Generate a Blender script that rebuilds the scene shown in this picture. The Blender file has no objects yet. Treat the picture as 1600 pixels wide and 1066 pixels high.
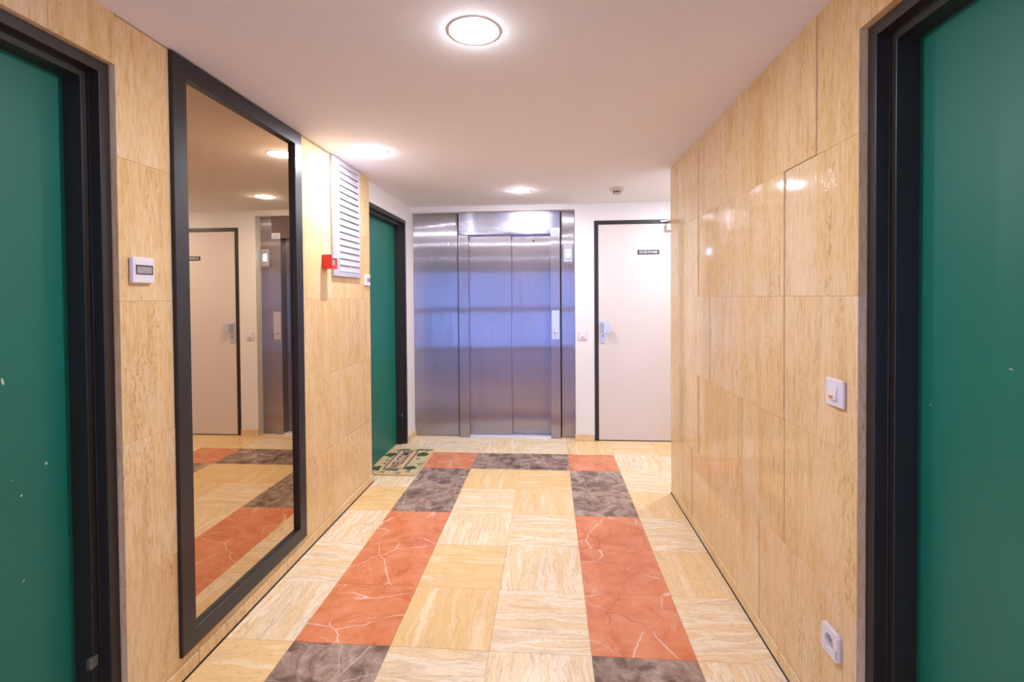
import bpy, bmesh, math, random
from mathutils import Matrix, Vector

random.seed(7)
SC = bpy.context.scene
COL = SC.collection

# ------------------------------------------------------------------ camera
cam_data = bpy.data.cameras.new('camera')
cam = bpy.data.objects.new('camera', cam_data)
COL.objects.link(cam)
RT = Vector((0.9970690119510798, 0.07614831583728753, -0.0074040125636150355))
UP = Vector((0.006083318654692915, 0.017561061643781115, 0.9998272862590262))
FW = Vector((-0.0762651862978314, 0.9969418453997645, -0.017046355911720424))
M = Matrix.Identity(4)
for i in range(3):
    M[i][0], M[i][1], M[i][2] = RT[i], UP[i], -FW[i]
M[2][3] = 1.39448
cam.matrix_world = M
cam_data.sensor_fit = 'HORIZONTAL'
cam_data.sensor_width = 36.0
cam_data.lens = 16.95955
cam_data.shift_y = -0.035011
cam_data.clip_start = 0.02
cam_data.dof.use_dof = True
cam_data.dof.focus_distance = 3.6
cam_data.dof.aperture_fstop = 4.0
SC.camera = cam

# ------------------------------------------------------------------ world (daylight beyond the entrance door), exposure
world = bpy.data.worlds.new('world')
SC.world = world
world.use_nodes = True
bg = world.node_tree.nodes['Background']
bg.inputs[0].default_value = (0.20, 0.36, 1.0, 1)
bg.inputs[1].default_value = 3.4
SC.view_settings.view_transform = 'Standard'
SC.view_settings.look = 'None'
SC.view_settings.gamma = 1.0
SC.view_settings.use_curve_mapping = False
SC.view_settings.exposure = 1.92
LAMP_COLOR = (0.91, 0.93, 1.04, 1)
LAMP_STRENGTH = 1150.0     # of the bulb; the frosted diffuser around it is far weaker
DIFFUSER_STRENGTH = 6.0
try:
    SC.cycles.use_denoising = True
    SC.cycles.max_bounces = 12
    SC.cycles.diffuse_bounces = 8
    SC.cycles.glossy_bounces = 6
    SC.cycles.sample_clamp_indirect = 8.0
except Exception:
    pass

# ------------------------------------------------------------------ dimensions
XL, XR = -1.345, 0.862          # faces of the stone cladding
ZC = 2.287                      # ceiling
YB = 4.68                       # plaster of the back wall
YE = -3.2                       # entrance wall behind the camera
XA = 2.75                       # far side of the lift lobby
TILE, X0, Y0 = 0.4, -0.6426, 4.2645
ROWS = [0.055, 0.48, 0.935, 1.39, 1.844, ZC]


# ------------------------------------------------------------------ node helpers
def new_mat(name):
    m = bpy.data.materials.new(name)
    m.use_nodes = True
    nt = m.node_tree
    return m, nt, nt.nodes['Principled BSDF']


def nd(nt, typ, **kw):
    n = nt.nodes.new(typ)
    for k, v in kw.items():
        setattr(n, k, v)
    return n


def ramp(nt, fac, stops, interp='LINEAR'):
    r = nt.nodes.new('ShaderNodeValToRGB')
    r.color_ramp.interpolation = interp
    els = r.color_ramp.elements
    while len(els) < len(stops):
        els.new(0.5)
    for e, (p, c) in zip(els, stops):
        e.position = p
        e.color = (c[0], c[1], c[2], 1) if not isinstance(c, (int, float)) else (c, c, c, 1)
    nt.links.new(fac, r.inputs[0])
    return r.outputs[0]


def mix(nt, fac, a, b, blend='MIX'):
    m = nt.nodes.new('ShaderNodeMix')
    m.data_type = 'RGBA'
    m.blend_type = blend
    for sock, v in ((m.inputs[0], fac), (m.inputs[6], a), (m.inputs[7], b)):
        if hasattr(v, 'is_linked'):
            nt.links.new(v, sock)
        elif isinstance(v, (int, float)):
            sock.default_value = v
        else:
            sock.default_value = (v[0], v[1], v[2], 1)
    return m.outputs[2]


def noise(nt, vec, scale, detail=4, rough=0.55, dist=0.0):
    n = nt.nodes.new('ShaderNodeTexNoise')
    n.inputs['Scale'].default_value = scale
    n.inputs['Detail'].default_value = detail
    n.inputs['Roughness'].default_value = rough
    n.inputs['Distortion'].default_value = dist
    nt.links.new(vec, n.inputs['Vector'])
    return n.outputs['Fac']


def piece_coords(nt):
    """object-space coordinates shifted by a random amount for each piece, and that random value"""
    tc = nt.nodes.new('ShaderNodeTexCoord')
    oi = nt.nodes.new('ShaderNodeObjectInfo')
    mul = nd(nt, 'ShaderNodeVectorMath', operation='MULTIPLY')
    comb = nt.nodes.new('ShaderNodeCombineXYZ')
    for i in range(3):
        nt.links.new(oi.outputs['Random'], comb.inputs[i])
    nt.links.new(comb.outputs[0], mul.inputs[0])
    mul.inputs[1].default_value = (41.3, 67.7, 29.1)
    add = nd(nt, 'ShaderNodeVectorMath', operation='ADD')
    nt.links.new(tc.outputs['Object'], add.inputs[0])
    nt.links.new(mul.outputs[0], add.inputs[1])
    return add.outputs[0], oi.outputs['Random']


def scaled(nt, vec, s):
    m = nd(nt, 'ShaderNodeVectorMath', operation='MULTIPLY')
    nt.links.new(vec, m.inputs[0])
    m.inputs[1].default_value = s
    return m.outputs[0]


def bump(nt, bsdf, h, strength, dist=0.002):
    b = nt.nodes.new('ShaderNodeBump')
    b.inputs['Strength'].default_value = strength
    b.inputs['Distance'].default_value = dist
    nt.links.new(h, b.inputs['Height'])
    nt.links.new(b.outputs[0], bsdf.inputs['Normal'])


def frac(nt, v, k):
    """another random number from a random number"""
    a = nd(nt, 'ShaderNodeMath', operation='MULTIPLY')
    nt.links.new(v, a.inputs[0])
    a.inputs[1].default_value = k
    b = nd(nt, 'ShaderNodeMath', operation='FRACT')
    nt.links.new(a.outputs[0], b.inputs[0])
    return b.outputs[0]


def plain(name, col, rough=0.5, metal=0.0, emit=None, strength=0.0, spec=0.5):
    m, nt, b = new_mat(name)
    b.inputs['Base Color'].default_value = (*col, 1)
    b.inputs['Roughness'].default_value = rough
    b.inputs['Metallic'].default_value = metal
    b.inputs['Specular IOR Level'].default_value = spec
    if emit:
        b.inputs['Emission Color'].default_value = (*emit, 1)
        b.inputs['Emission Strength'].default_value = strength
    return m


# ------------------------------------------------------------------ materials
def wall_travertine():
    m, nt, b = new_mat('wall_travertine')
    v, rnd = piece_coords(nt)
    big = noise(nt, scaled(nt, v, (6, 6, 0.5)), 1.0, 4, 0.55, 0.25)
    mid = noise(nt, scaled(nt, v, (19, 19, 1.3)), 1.0, 6, 0.65, 0.7)
    fine = noise(nt, scaled(nt, v, (120, 120, 16)), 1.0, 4, 0.65, 0.5)
    col = ramp(nt, big, [(0.30, (0.66, 0.405, 0.165)), (0.44, (0.74, 0.51, 0.25)), (0.56, (0.78, 0.59, 0.34)), (0.70, (0.81, 0.68, 0.49))])
    mcol = ramp(nt, mid, [(0.30, (0.50, 0.28, 0.10)), (0.42, (0.72, 0.48, 0.22)), (0.52, (0.81, 0.63, 0.38)), (0.60, (0.75, 0.52, 0.26)), (0.72, (0.86, 0.76, 0.59))])
    fcol = ramp(nt, fine, [(0.34, (0.46, 0.29, 0.13)), (0.48, (0.77, 0.58, 0.33)), (0.64, (0.86, 0.74, 0.54))])
    col = mix(nt, 0.50, col, mcol)
    col = mix(nt, 0.36, col, fcol)
    pits = noise(nt, scaled(nt, v, (150, 150, 42)), 1.0, 3, 0.65, 0.5)
    band = noise(nt, scaled(nt, v, (11, 11, 1.2)), 1.3, 3, 0.55)
    patch = noise(nt, scaled(nt, v, (4, 4, 2.2)), 1.0, 5, 0.65, 0.6)
    col = mix(nt, ramp(nt, patch, [(0.50, 0.0), (0.68, 0.45)]), col, (0.83, 0.72, 0.55))
    pm = times(nt, ramp(nt, pits, [(0.52, 0.0), (0.64, 0.85)]), ramp(nt, band, [(0.50, 0.0), (0.64, 1.0)]))
    col = mix(nt, pm, col, (0.46, 0.29, 0.14))
    tint = ramp(nt, rnd, [(0.0, (0.93, 0.87, 0.76)), (0.55, (0.98, 0.945, 0.88)), (0.9, (0.99, 0.99, 1.04))])
    col = mix(nt, 1.0, col, tint, 'MULTIPLY')
    nt.links.new(col, b.inputs['Base Color'])
    b.inputs['Roughness'].default_value = 0.06
    b.inputs['Specular IOR Level'].default_value = 0.17
    bump(nt, b, pm, 0.12, -0.001)
    return m


def floor_travertine():
    m, nt, b = new_mat('floor_travertine')
    v, rnd = piece_coords(nt)
    wob = nt.nodes.new('ShaderNodeTexNoise')
    wob.inputs['Scale'].default_value = 7.0
    wob.inputs['Detail'].default_value = 4
    nt.links.new(v, wob.inputs['Vector'])
    ws = nd(nt, 'ShaderNodeVectorMath', operation='MULTIPLY_ADD')
    nt.links.new(wob.outputs['Color'], ws.inputs[0])
    ws.inputs[1].default_value = (0.0, 0.06, 0.0)
    nt.links.new(v, ws.inputs[2])
    vv = ws.outputs[0]
    big = noise(nt, scaled(nt, vv, (1.6, 13, 13)), 1.0, 5, 0.6, 0.5)
    fine = noise(nt, scaled(nt, vv, (4, 62, 62)), 1.0, 6, 0.7, 0.6)
    grit = noise(nt, scaled(nt, vv, (40, 130, 130)), 1.0, 3, 0.6)
    gold = ramp(nt, big, [(0.28, (0.74, 0.44, 0.14)), (0.42, (0.83, 0.56, 0.24)), (0.52, (0.78, 0.50, 0.19)), (0.62, (0.87, 0.67, 0.38)), (0.74, (0.90, 0.78, 0.56))])
    pale = ramp(nt, big, [(0.28, (0.70, 0.43, 0.18)), (0.38, (0.88, 0.72, 0.48)), (0.46, (0.78, 0.55, 0.28)), (0.53, (0.93, 0.86, 0.73)), (0.60, (0.70, 0.50, 0.30)), (0.68, (0.90, 0.80, 0.62)), (0.78, (0.58, 0.43, 0.31))])
    streak = ramp(nt, fine, [(0.30, (0.40, 0.25, 0.13)), (0.40, (0.72, 0.49, 0.25)), (0.50, (0.90, 0.73, 0.47)), (0.58, (0.80, 0.58, 0.32)), (0.68, (0.95, 0.88, 0.76))])
    pale = mix(nt, 0.42, pale, streak)
    gold = mix(nt, 0.26, gold, streak)
    pick = ramp(nt, frac(nt, rnd, 7.31), [(0.32, 0.0), (0.55, 1.0)])
    col = mix(nt, pick, gold, pale)
    cloud = noise(nt, v, 6.0, 5, 0.65)
    col = mix(nt, ramp(nt, cloud, [(0.54, 0.0), (0.74, 0.45)]), col, (0.60, 0.44, 0.29))
    col = mix(nt, ramp(nt, grit, [(0.57, 0.0), (0.72, 0.6)]), col, (0.46, 0.31, 0.18))
    nt.links.new(col, b.inputs['Base Color'])
    b.inputs['Roughness'].default_value = 0.26
    b.inputs['Specular IOR Level'].default_value = 0.35
    return m


def times(nt, a, b):
    m = nd(nt, 'ShaderNodeMath', operation='MULTIPLY')
    nt.links.new(a, m.inputs[0])
    nt.links.new(b, m.inputs[1])
    return m.outputs[0]


def veins(nt, v, scale, width, warp):
    wob = nt.nodes.new('ShaderNodeTexNoise')
    wob.inputs['Scale'].default_value = scale * 1.7
    wob.inputs['Detail'].default_value = 5
    nt.links.new(v, wob.inputs['Vector'])
    ws = nd(nt, 'ShaderNodeVectorMath', operation='MULTIPLY_ADD')
    nt.links.new(wob.outputs['Color'], ws.inputs[0])
    ws.inputs[1].default_value = (warp, warp, 0.0)
    nt.links.new(v, ws.inputs[2])
    vo = nd(nt, 'ShaderNodeTexVoronoi', feature='DISTANCE_TO_EDGE')
    vo.inputs['Scale'].default_value = scale
    nt.links.new(ws.outputs[0], vo.inputs['Vector'])
    return ramp(nt, vo.outputs['Distance'], [(0.0, 1.0), (width, 0.0)])


def times(nt, a, b):
    m = nd(nt, 'ShaderNodeMath', operation='MULTIPLY')
    nt.links.new(a, m.inputs[0])
    nt.links.new(b, m.inputs[1])
    return m.outputs[0]


def red_marble():
    m, nt, b = new_mat('red_marble')
    v, rnd = piece_coords(nt)
    n1 = noise(nt, v, 9, 5, 0.6, 0.6)
    col = ramp(nt, n1, [(0.3, (0.58, 0.165, 0.065)), (0.5, (0.70, 0.235, 0.105)), (0.7, (0.74, 0.30, 0.155))])
    dark = times(nt, veins(nt, v, 4.5, 0.022, 0.14), ramp(nt, noise(nt, v, 3.7, 2), [(0.5, 0.0), (0.6, 0.55)]))
    col = mix(nt, dark, col, (0.30, 0.085, 0.045))
    white = times(nt, veins(nt, scaled(nt, v, (1, 1.35, 1)), 2.7, 0.014, 0.13), ramp(nt, noise(nt, v, 4.3, 3), [(0.43, 0.0), (0.55, 0.9)]))
    col = mix(nt, white, col, (0.82, 0.66, 0.56))
    flecks = times(nt, veins(nt, scaled(nt, v, (1, 2.4, 1)), 10, 0.03, 0.09), ramp(nt, noise(nt, v, 7.3, 3), [(0.54, 0.0), (0.66, 0.65)]))
    col = mix(nt, flecks, col, (0.80, 0.58, 0.46))
    nt.links.new(col, b.inputs['Base Color'])
    b.inputs['Roughness'].default_value = 0.26
    b.inputs['Specular IOR Level'].default_value = 0.4
    return m


def brown_marble():
    m, nt, b = new_mat('brown_marble')
    v, rnd = piece_coords(nt)
    n1 = noise(nt, v, 7, 8, 0.62, 1.2)
    col = ramp(nt, n1, [(0.3, (0.10, 0.060, 0.045)), (0.43, (0.19, 0.120, 0.092)), (0.53, (0.33, 0.225, 0.175)), (0.68, (0.52, 0.40, 0.325))])
    net = times(nt, veins(nt, v, 8.0, 0.05, 0.10), ramp(nt, noise(nt, v, 5.1, 3), [(0.36, 0.0), (0.58, 0.75)]))
    col = mix(nt, net, col, (0.46, 0.35, 0.27))
    white = times(nt, veins(nt, scaled(nt, v, (1, 1.5, 1)), 3.0, 0.010, 0.10), ramp(nt, noise(nt, v, 3.9, 3), [(0.44, 0.0), (0.54, 0.9)]))
    col = mix(nt, white, col, (0.62, 0.56, 0.52))
    nt.links.new(col, b.inputs['Base Color'])
    b.inputs['Roughness'].default_value = 0.26
    b.inputs['Specular IOR Level'].default_value = 0.4
    return m


def paint(name, col, rough, bscale, bstr, bdist=0.002, vary=0.0, spec=0.4):
    m, nt, b = new_mat(name)
    tc = nt.nodes.new('ShaderNodeTexCoord')
    v = tc.outputs['Object']
    if vary:
        n = noise(nt, v, 2.5, 4, 0.6)
        c = ramp(nt, n, [(0.3, tuple(x * (1 - vary) for x in col)), (0.7, col)])
        nt.links.new(c, b.inputs['Base Color'])
    else:
        b.inputs['Base Color'].default_value = (*col, 1)
    b.inputs['Roughness'].default_value = rough
    b.inputs['Specular IOR Level'].default_value = spec
    bump(nt, b, noise(nt, v, bscale, 3, 0.6), bstr, bdist)
    return m


def steel(name, rot, sharp, soft, share, col=(0.42, 0.395, 0.435), brush=0.0007):
    """brushed sheet: a sharp and a soft lobe, both drawn out across the brushing"""
    m, nt, b = new_mat(name)
    t = nt.nodes.new('ShaderNodeTangent')
    t.direction_type = 'RADIAL'
    t.axis = 'Z'
    tc = nt.nodes.new('ShaderNodeTexCoord')
    s = (240, 240, 2) if rot == 0 else (2, 2, 240)
    n = noise(nt, scaled(nt, tc.outputs['Object'], s), 1.0, 3, 0.5)
    c = ramp(nt, n, [(0.3, tuple(x * 0.95 for x in col)), (0.7, tuple(min(1, x * 1.03) for x in col))])
    # the sheet is very slightly wavy
    wave = noise(nt, scaled(nt, tc.outputs['Object'], (2.2, 2.2, 1.2)), 1.0, 1, 0.4)
    b1 = nt.nodes.new('ShaderNodeBump')
    b1.inputs['Strength'].default_value = 0.10
    b1.inputs['Distance'].default_value = 0.02
    nt.links.new(wave, b1.inputs['Height'])
    # brushing far finer than a pixel
    bb_ = nt.nodes.new('ShaderNodeBump')
    bb_.inputs['Strength'].default_value = 1.0
    bb_.inputs['Distance'].default_value = brush
    s2 = (4000, 4000, 0.6) if rot == 0 else (0.6, 0.6, 4000)
    nt.links.new(noise(nt, scaled(nt, tc.outputs['Object'], s2), 1.0, 0, 0.5), bb_.inputs['Height'])
    nt.links.new(b1.outputs[0], bb_.inputs['Normal'])
    b2 = nt.nodes.new('ShaderNodeBsdfPrincipled')
    for q, r in ((b, sharp), (b2, soft)):
        q.inputs['Metallic'].default_value = 1.0
        q.inputs['Roughness'].default_value = r
        q.inputs['Anisotropic'].default_value = 1.0
        q.inputs['Anisotropic Rotation'].default_value = rot
        nt.links.new(t.outputs[0], q.inputs['Tangent'])
        nt.links.new(c, q.inputs['Base Color'])
        nt.links.new(b1.outputs[0] if q is b2 else bb_.outputs[0], q.inputs['Normal'])
    mx = nt.nodes.new('ShaderNodeMixShader')
    mx.inputs[0].default_value = share
    nt.links.new(b.outputs[0], mx.inputs[1])
    nt.links.new(b2.outputs[0], mx.inputs[2])
    nt.links.new(mx.outputs[0], nt.nodes['Material Output'].inputs['Surface'])
    return m


def mat_coir():
    m, nt, b = new_mat('coir')
    tc = nt.nodes.new('ShaderNodeTexCoord')
    v = tc.outputs['Object']
    n = noise(nt, v, 7, 3, 0.6)
    col = ramp(nt, n, [(0.34, (0.80, 0.54, 0.20)), (0.46, (0.76, 0.54, 0.31)), (0.56, (0.66, 0.55, 0.31)), (0.66, (0.42, 0.48, 0.24))])
    f = noise(nt, v, 300, 2, 0.6)
    col = mix(nt, ramp(nt, f, [(0.35, 0.5), (0.6, 0.0)]), col, (0.22, 0.14, 0.07))
    nt.links.new(col, b.inputs['Base Color'])
    b.inputs['Roughness'].default_value = 0.95
    b.inputs['Specular IOR Level'].default_value = 0.1
    bump(nt, b, f, 0.6, 0.004)
    return m


MT = {}
MT['wall_stone'] = wall_travertine()
MT['floor_stone'] = floor_travertine()
MT['red'] = red_marble()
MT['brown'] = brown_marble()
MT['plaster'] = paint('plaster', (0.80, 0.775, 0.765), 0.85, 70, 0.35, 0.004, 0.03, 0.2)
MT['ceiling'] = paint('ceiling_paint', (0.85, 0.835, 0.855), 0.9, 30, 0.05, 0.002, 0.02, 0.15)
MT['grout'] = plain('grout', (0.50, 0.38, 0.25), 0.9)
MT['backing'] = plain('wall_backing', (0.20, 0.14, 0.08), 0.95)
MT['green'] = paint('green_door_paint', (0.008, 0.165, 0.118), 0.42, 220, 0.10, 0.0015, 0.05, 0.4)
MT['frame'] = paint('dark_frame_paint', (0.020, 0.015, 0.013), 0.42, 120, 0.05, 0.001, 0.0, 0.5)
MT['beige'] = paint('beige_door_paint', (0.70, 0.625, 0.59), 0.5, 150, 0.04, 0.001, 0.02, 0.4)
MT['mirror_frame'] = plain('black_lacquer', (0.014, 0.012, 0.014), 0.35)
MT['mirror'] = plain('mirror_silver', (0.60, 0.46, 0.30), 0.01, 1.0)
MT['white'] = plain('white_plastic', (0.74, 0.70, 0.76), 0.4)
MT['grey_plastic'] = plain('grey_plastic', (0.42, 0.40, 0.44), 0.4)
MT['dark_plastic'] = plain('dark_plastic', (0.035, 0.032, 0.036), 0.35)
MT['name_card'] = plain('name_card', (0.36, 0.31, 0.30), 0.35)
MT['orange'] = plain('amber_lens', (0.80, 0.20, 0.02), 0.3)
MT['red_plastic'] = plain('red_plastic', (0.80, 0.025, 0.018), 0.35)
MT['grille'] = plain('grey_lacquered_metal', (0.56, 0.53, 0.60), 0.4, 0.35)
MT['black'] = plain('matt_black', (0.012, 0.011, 0.012), 0.7)
MT['steel_v'] = steel('steel_brushed_upright', 0.0, 0.10, 0.32, 0.4)
MT['steel_h'] = steel('steel_brushed_level', 0.25, 0.08, 0.20, 0.2, (0.38, 0.355, 0.40), 0.0003)
MT['aluminium'] = plain('aluminium', (0.80, 0.79, 0.86), 0.4, 0.35)
MT['chrome'] = plain('chrome', (0.78, 0.78, 0.82), 0.08, 1.0)
MT['satin'] = plain('satin_aluminium', (0.62, 0.62, 0.74), 0.35, 0.6)
MT['sticker'] = plain('sticker_paper', (0.78, 0.76, 0.80), 0.6)
MT['ink_grey'] = plain('ink_grey', (0.22, 0.22, 0.24), 0.6)
MT['ink_blue'] = plain('ink_blue', (0.05, 0.25, 0.48), 0.6)
MT['screen'] = plain('lit_screen', (0.02, 0.03, 0.05), 0.2, 0, (0.22, 0.60, 1.0), 1.9)
MT['screen_mark'] = plain('lit_screen_mark', (0.1, 0.1, 0.1), 0.2, 0, (0.75, 0.95, 1.0), 3.0)
MT['lamp'] = plain('lamp_diffuser', (0.9, 0.9, 0.9), 0.5, 0, LAMP_COLOR[:3], DIFFUSER_STRENGTH)
MT['bulb'] = plain('lamp_bulb', (0.9, 0.9, 0.9), 0.5, 0, LAMP_COLOR[:3], LAMP_STRENGTH)
MT['trim'] = plain('lamp_trim', (0.84, 0.84, 0.90), 0.4, 0.0)
MT['coir'] = mat_coir()
MT['mat_tan'] = paint('mat_tan', (0.70, 0.45, 0.30), 0.95, 300, 0.5, 0.003, 0.12, 0.1)
MT['mat_black'] = plain('mat_black_print', (0.035, 0.028, 0.025), 0.95)
MT['mat_green'] = paint('mat_green_print', (0.075, 0.13, 0.085), 0.95, 200, 0.5, 0.003, 0.5, 0.1)
MT['detector'] = plain('detector_plastic', (0.55, 0.50, 0.44), 0.6)
MT['stop'] = plain('dull_zinc', (0.16, 0.16, 0.14), 0.5, 0.5)
MT['text_white'] = plain('sign_white', (0.85, 0.85, 0.85), 0.5)
MT['chip'] = plain('bare_undercoat', (0.62, 0.60, 0.52), 0.7)
MT['stone_edge'] = MT['wall_stone']
gm, gnt, gb = new_mat('clear_glass')
gb.inputs['Base Color'].default_value = (0.95, 0.97, 1.0, 1)
gb.inputs['Roughness'].default_value = 0.0
gb.inputs['Transmission Weight'].default_value = 1.0
gb.inputs['IOR'].default_value = 1.05
MT['glass'] = gm


# ------------------------------------------------------------------ object helpers
def wloc(o):
    p = Vector((0, 0, 0))
    while o is not None:
        p = p + o.location
        o = o.parent
    return p


def link(name, mesh, loc, mat, parent=None):
    o = bpy.data.objects.new(name, mesh)
    COL.objects.link(o)
    if parent is not None:
        o.parent = parent
        o.location = Vector(loc) - wloc(parent)
    else:
        o.location = loc
    if mat is not None and not mesh.materials:
        mesh.materials.append(MT[mat])
    return o


def from_bm(name, bm, loc, mat, parent=None, smooth=False):
    """bm is in world coordinates; the object's origin is put at loc"""
    bmesh.ops.translate(bm, verts=bm.verts, vec=-Vector(loc))
    bmesh.ops.recalc_face_normals(bm, faces=bm.faces)
    me = bpy.data.meshes.new(name)
    bm.to_mesh(me)
    bm.free()
    if smooth:
        for p in me.polygons:
            p.use_smooth = True
    return link(name, me, loc, mat, parent)


def add_box(bm, lo, hi, bevel=0.0, seg=1):
    c = [(a + b) / 2 for a, b in zip(lo, hi)]
    s = [abs(b - a) for a, b in zip(lo, hi)]
    r = bmesh.ops.create_cube(bm, size=1.0)
    vs = r['verts']
    bmesh.ops.scale(bm, verts=vs, vec=s)
    bmesh.ops.translate(bm, verts=vs, vec=c)
    if bevel > 0:
        es = list({e for v in vs for e in v.link_edges})
        bmesh.ops.bevel(bm, geom=es, offset=min(bevel, min(s) * 0.45), segments=seg, affect='EDGES', profile=0.5)


def box(name, lo, hi, mat, parent=None, bevel=0.0, seg=1):
    lo2 = [min(a, b) for a, b in zip(lo, hi)]
    hi2 = [max(a, b) for a, b in zip(lo, hi)]
    bm = bmesh.new()
    add_box(bm, lo2, hi2, bevel, seg)
    c = [(a + b) / 2 for a, b in zip(lo2, hi2)]
    return from_bm(name, bm, c, mat, parent)


def boxes(name, lst, mat, parent=None, bevel=0.0, loc=None):
    bm = bmesh.new()
    for lo, hi in lst:
        add_box(bm, [min(a, b) for a, b in zip(lo, hi)], [max(a, b) for a, b in zip(lo, hi)], bevel)
    if loc is None:
        loc = sum((v.co for v in bm.verts), Vector()) / len(bm.verts)
    return from_bm(name, bm, loc, mat, parent)


def lathe(name, prof, loc, axis, mat, parent=None, n=32, smooth=True):
    """prof: (radius, distance along axis) from loc; axis: direction vector"""
    ax = Vector(axis).normalized()
    a = Vector((1, 0, 0)) if abs(ax.x) < 0.9 else Vector((0, 1, 0))
    u = ax.cross(a).normalized()
    w = ax.cross(u)
    bm = bmesh.new()
    rings = []
    for r, h in prof:
        if r <= 1e-6:
            rings.append([bm.verts.new(Vector(loc) + ax * h)])
        else:
            rings.append([bm.verts.new(Vector(loc) + ax * h + (u * math.cos(2 * math.pi * k / n) + w * math.sin(2 * math.pi * k / n)) * r) for k in range(n)])
    for A, B in zip(rings[:-1], rings[1:]):
        if len(A) == 1 and len(B) == 1:
            continue
        for k in range(n):
            k2 = (k + 1) % n
            if len(A) == 1:
                bm.faces.new((A[0], B[k], B[k2]))
            elif len(B) == 1:
                bm.faces.new((A[k], A[k2], B[0]))
            else:
                bm.faces.new((A[k], A[k2], B[k2], B[k]))
    o = from_bm(name, bm, loc, mat, parent, smooth)
    if smooth:
        try:
            o.data.set_sharp_from_angle(angle=math.radians(35))
        except Exception:
            pass
    return o


def bar(name, p, q, w, h, mat, parent=None):
    """a flat bar from p to q, w wide and h high"""
    p, q = Vector(p), Vector(q)
    d = (q - p).normalized()
    s = d.cross(Vector((0, 0, 1))).normalized() * (w / 2)
    t = Vector((0, 0, h / 2))
    bm = bmesh.new()
    vs = [bm.verts.new(x + a + b) for x in (p, q) for a, b in ((s, t), (s, -t), (-s, -t), (-s, t))]
    for k in range(4):
        bm.faces.new((vs[k], vs[(k + 1) % 4], vs[4 + (k + 1) % 4], vs[4 + k]))
    bm.faces.new(vs[0:4])
    bm.faces.new(vs[4:8])
    return from_bm(name, bm, (p + q) / 2, mat, parent)


def prism(name, pts, depth, mat, parent=None):
    """pts: world points of a flat polygon; depth: extrusion vector"""
    bm = bmesh.new()
    a = [bm.verts.new(Vector(p)) for p in pts]
    b = [bm.verts.new(Vector(p) + Vector(depth)) for p in pts]
    bm.faces.new(a)
    bm.faces.new(b)
    n = len(pts)
    for k in range(n):
        bm.faces.new((a[k], a[(k + 1) % n], b[(k + 1) % n], b[k]))
    c = sum((Vector(p) for p in pts), Vector()) / n
    return from_bm(name, bm, c, mat, parent)


def text(name, s, size, loc, right, up, mat, parent, extrude=0.0006, bold=0.0, sx=1.0):
    cu = bpy.data.curves.new(name, 'FONT')
    cu.body = s
    cu.size = size
    cu.align_x = 'CENTER'
    cu.align_y = 'CENTER'
    cu.extrude = extrude
    cu.offset = bold
    cu.resolution_u = 3
    tmp = bpy.data.objects.new('tmp_text', cu)
    COL.objects.link(tmp)
    dg = bpy.context.evaluated_depsgraph_get()
    me = bpy.data.meshes.new_from_object(tmp.evaluated_get(dg))
    bpy.data.objects.remove(tmp)
    bpy.data.curves.remove(cu)
    r, u = Vector(right).normalized(), Vector(up).normalized()
    nn = r.cross(u)
    mm = Matrix(((r.x * sx, u.x, nn.x, 0), (r.y * sx, u.y, nn.y, 0), (r.z * sx, u.z, nn.z, 0), (0, 0, 0, 1)))
    me.transform(mm)
    me.materials.clear()
    return link(name, me, loc, mat, parent)


def thing(name, label, cat, loc, group=None):
    o = bpy.data.objects.new(name, None)
    o.empty_display_size = 0.05
    COL.objects.link(o)
    o.location = loc
    o['label'] = label
    o['category'] = cat
    if group:
        o['group'] = group
    return o


def structure(o, label=None):
    o['kind'] = 'structure'
    if label:
        o['label'] = label
    return o


def struct_empty(name, loc, label=None):
    o = bpy.data.objects.new(name, None)
    o.empty_display_size = 0.05
    COL.objects.link(o)
    o.location = loc
    return structure(o, label)


# ------------------------------------------------------------------ room shell
T = 0.17          # depth of the wall layer that carries the door openings
D1 = (0.42, 1.418, 2.128)       # near doors: outer frame from, to (along the corridor), top
D2 = (3.565, 4.525, 2.128)      # far green door
D3 = (0.435, 1.335, 2.119)      # beige door in the back wall (along x)
MIR = (1.632, 2.538, 0.088, 2.283)
YLE = 3.55                       # end of the cladding on the mirror side
YRE = 3.466                      # end of the other wall

floor = structure(box('floor', (-1.75, YE - 0.3, -0.16), (XA + 0.2, 5.1, -0.0025), 'grout'), 'marble and travertine tiled lobby floor')
ceiling = structure(box('ceiling', (-1.75, YE - 0.3, ZC), (XA + 0.2, 5.1, ZC + 0.12), 'ceiling'), 'smooth off white lobby ceiling')
ZT = ZC - 0.0005
bx = XL - 0.025
wall_left = structure(boxes('wall_left', [
    ((bx - T, YE, 0), (bx, D1[0], ZT)),
    ((bx - T, D1[0], D1[2]), (bx, D1[1], ZT)),
    ((bx - T, D1[1], 0), (bx, YLE - 0.003, ZT)),
    ((bx - T - 0.12, YE, 0), (bx - T, YLE - 0.003, ZT)),
], 'backing', loc=(bx - 0.1, 1, 0)), 'travertine clad wall that carries the tall mirror')
px = -1.357
wall_lobby = structure(boxes('wall_lobby_left', [
    ((px - T, YLE - 0.003, D2[2]), (px, 4.95, ZT)),
    ((px - T, D2[1], 0), (px, 4.95, D2[2])),
    ((px - T, YLE - 0.003, 0), (px, D2[0], D2[2])),
    ((px - T - 0.12, YLE - 0.003, 0), (px - T, 4.95, ZT)),
], 'plaster', loc=(px - 0.1, 4, 0)), 'white plaster wall around the far green door')
ry = XR + 0.025
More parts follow.
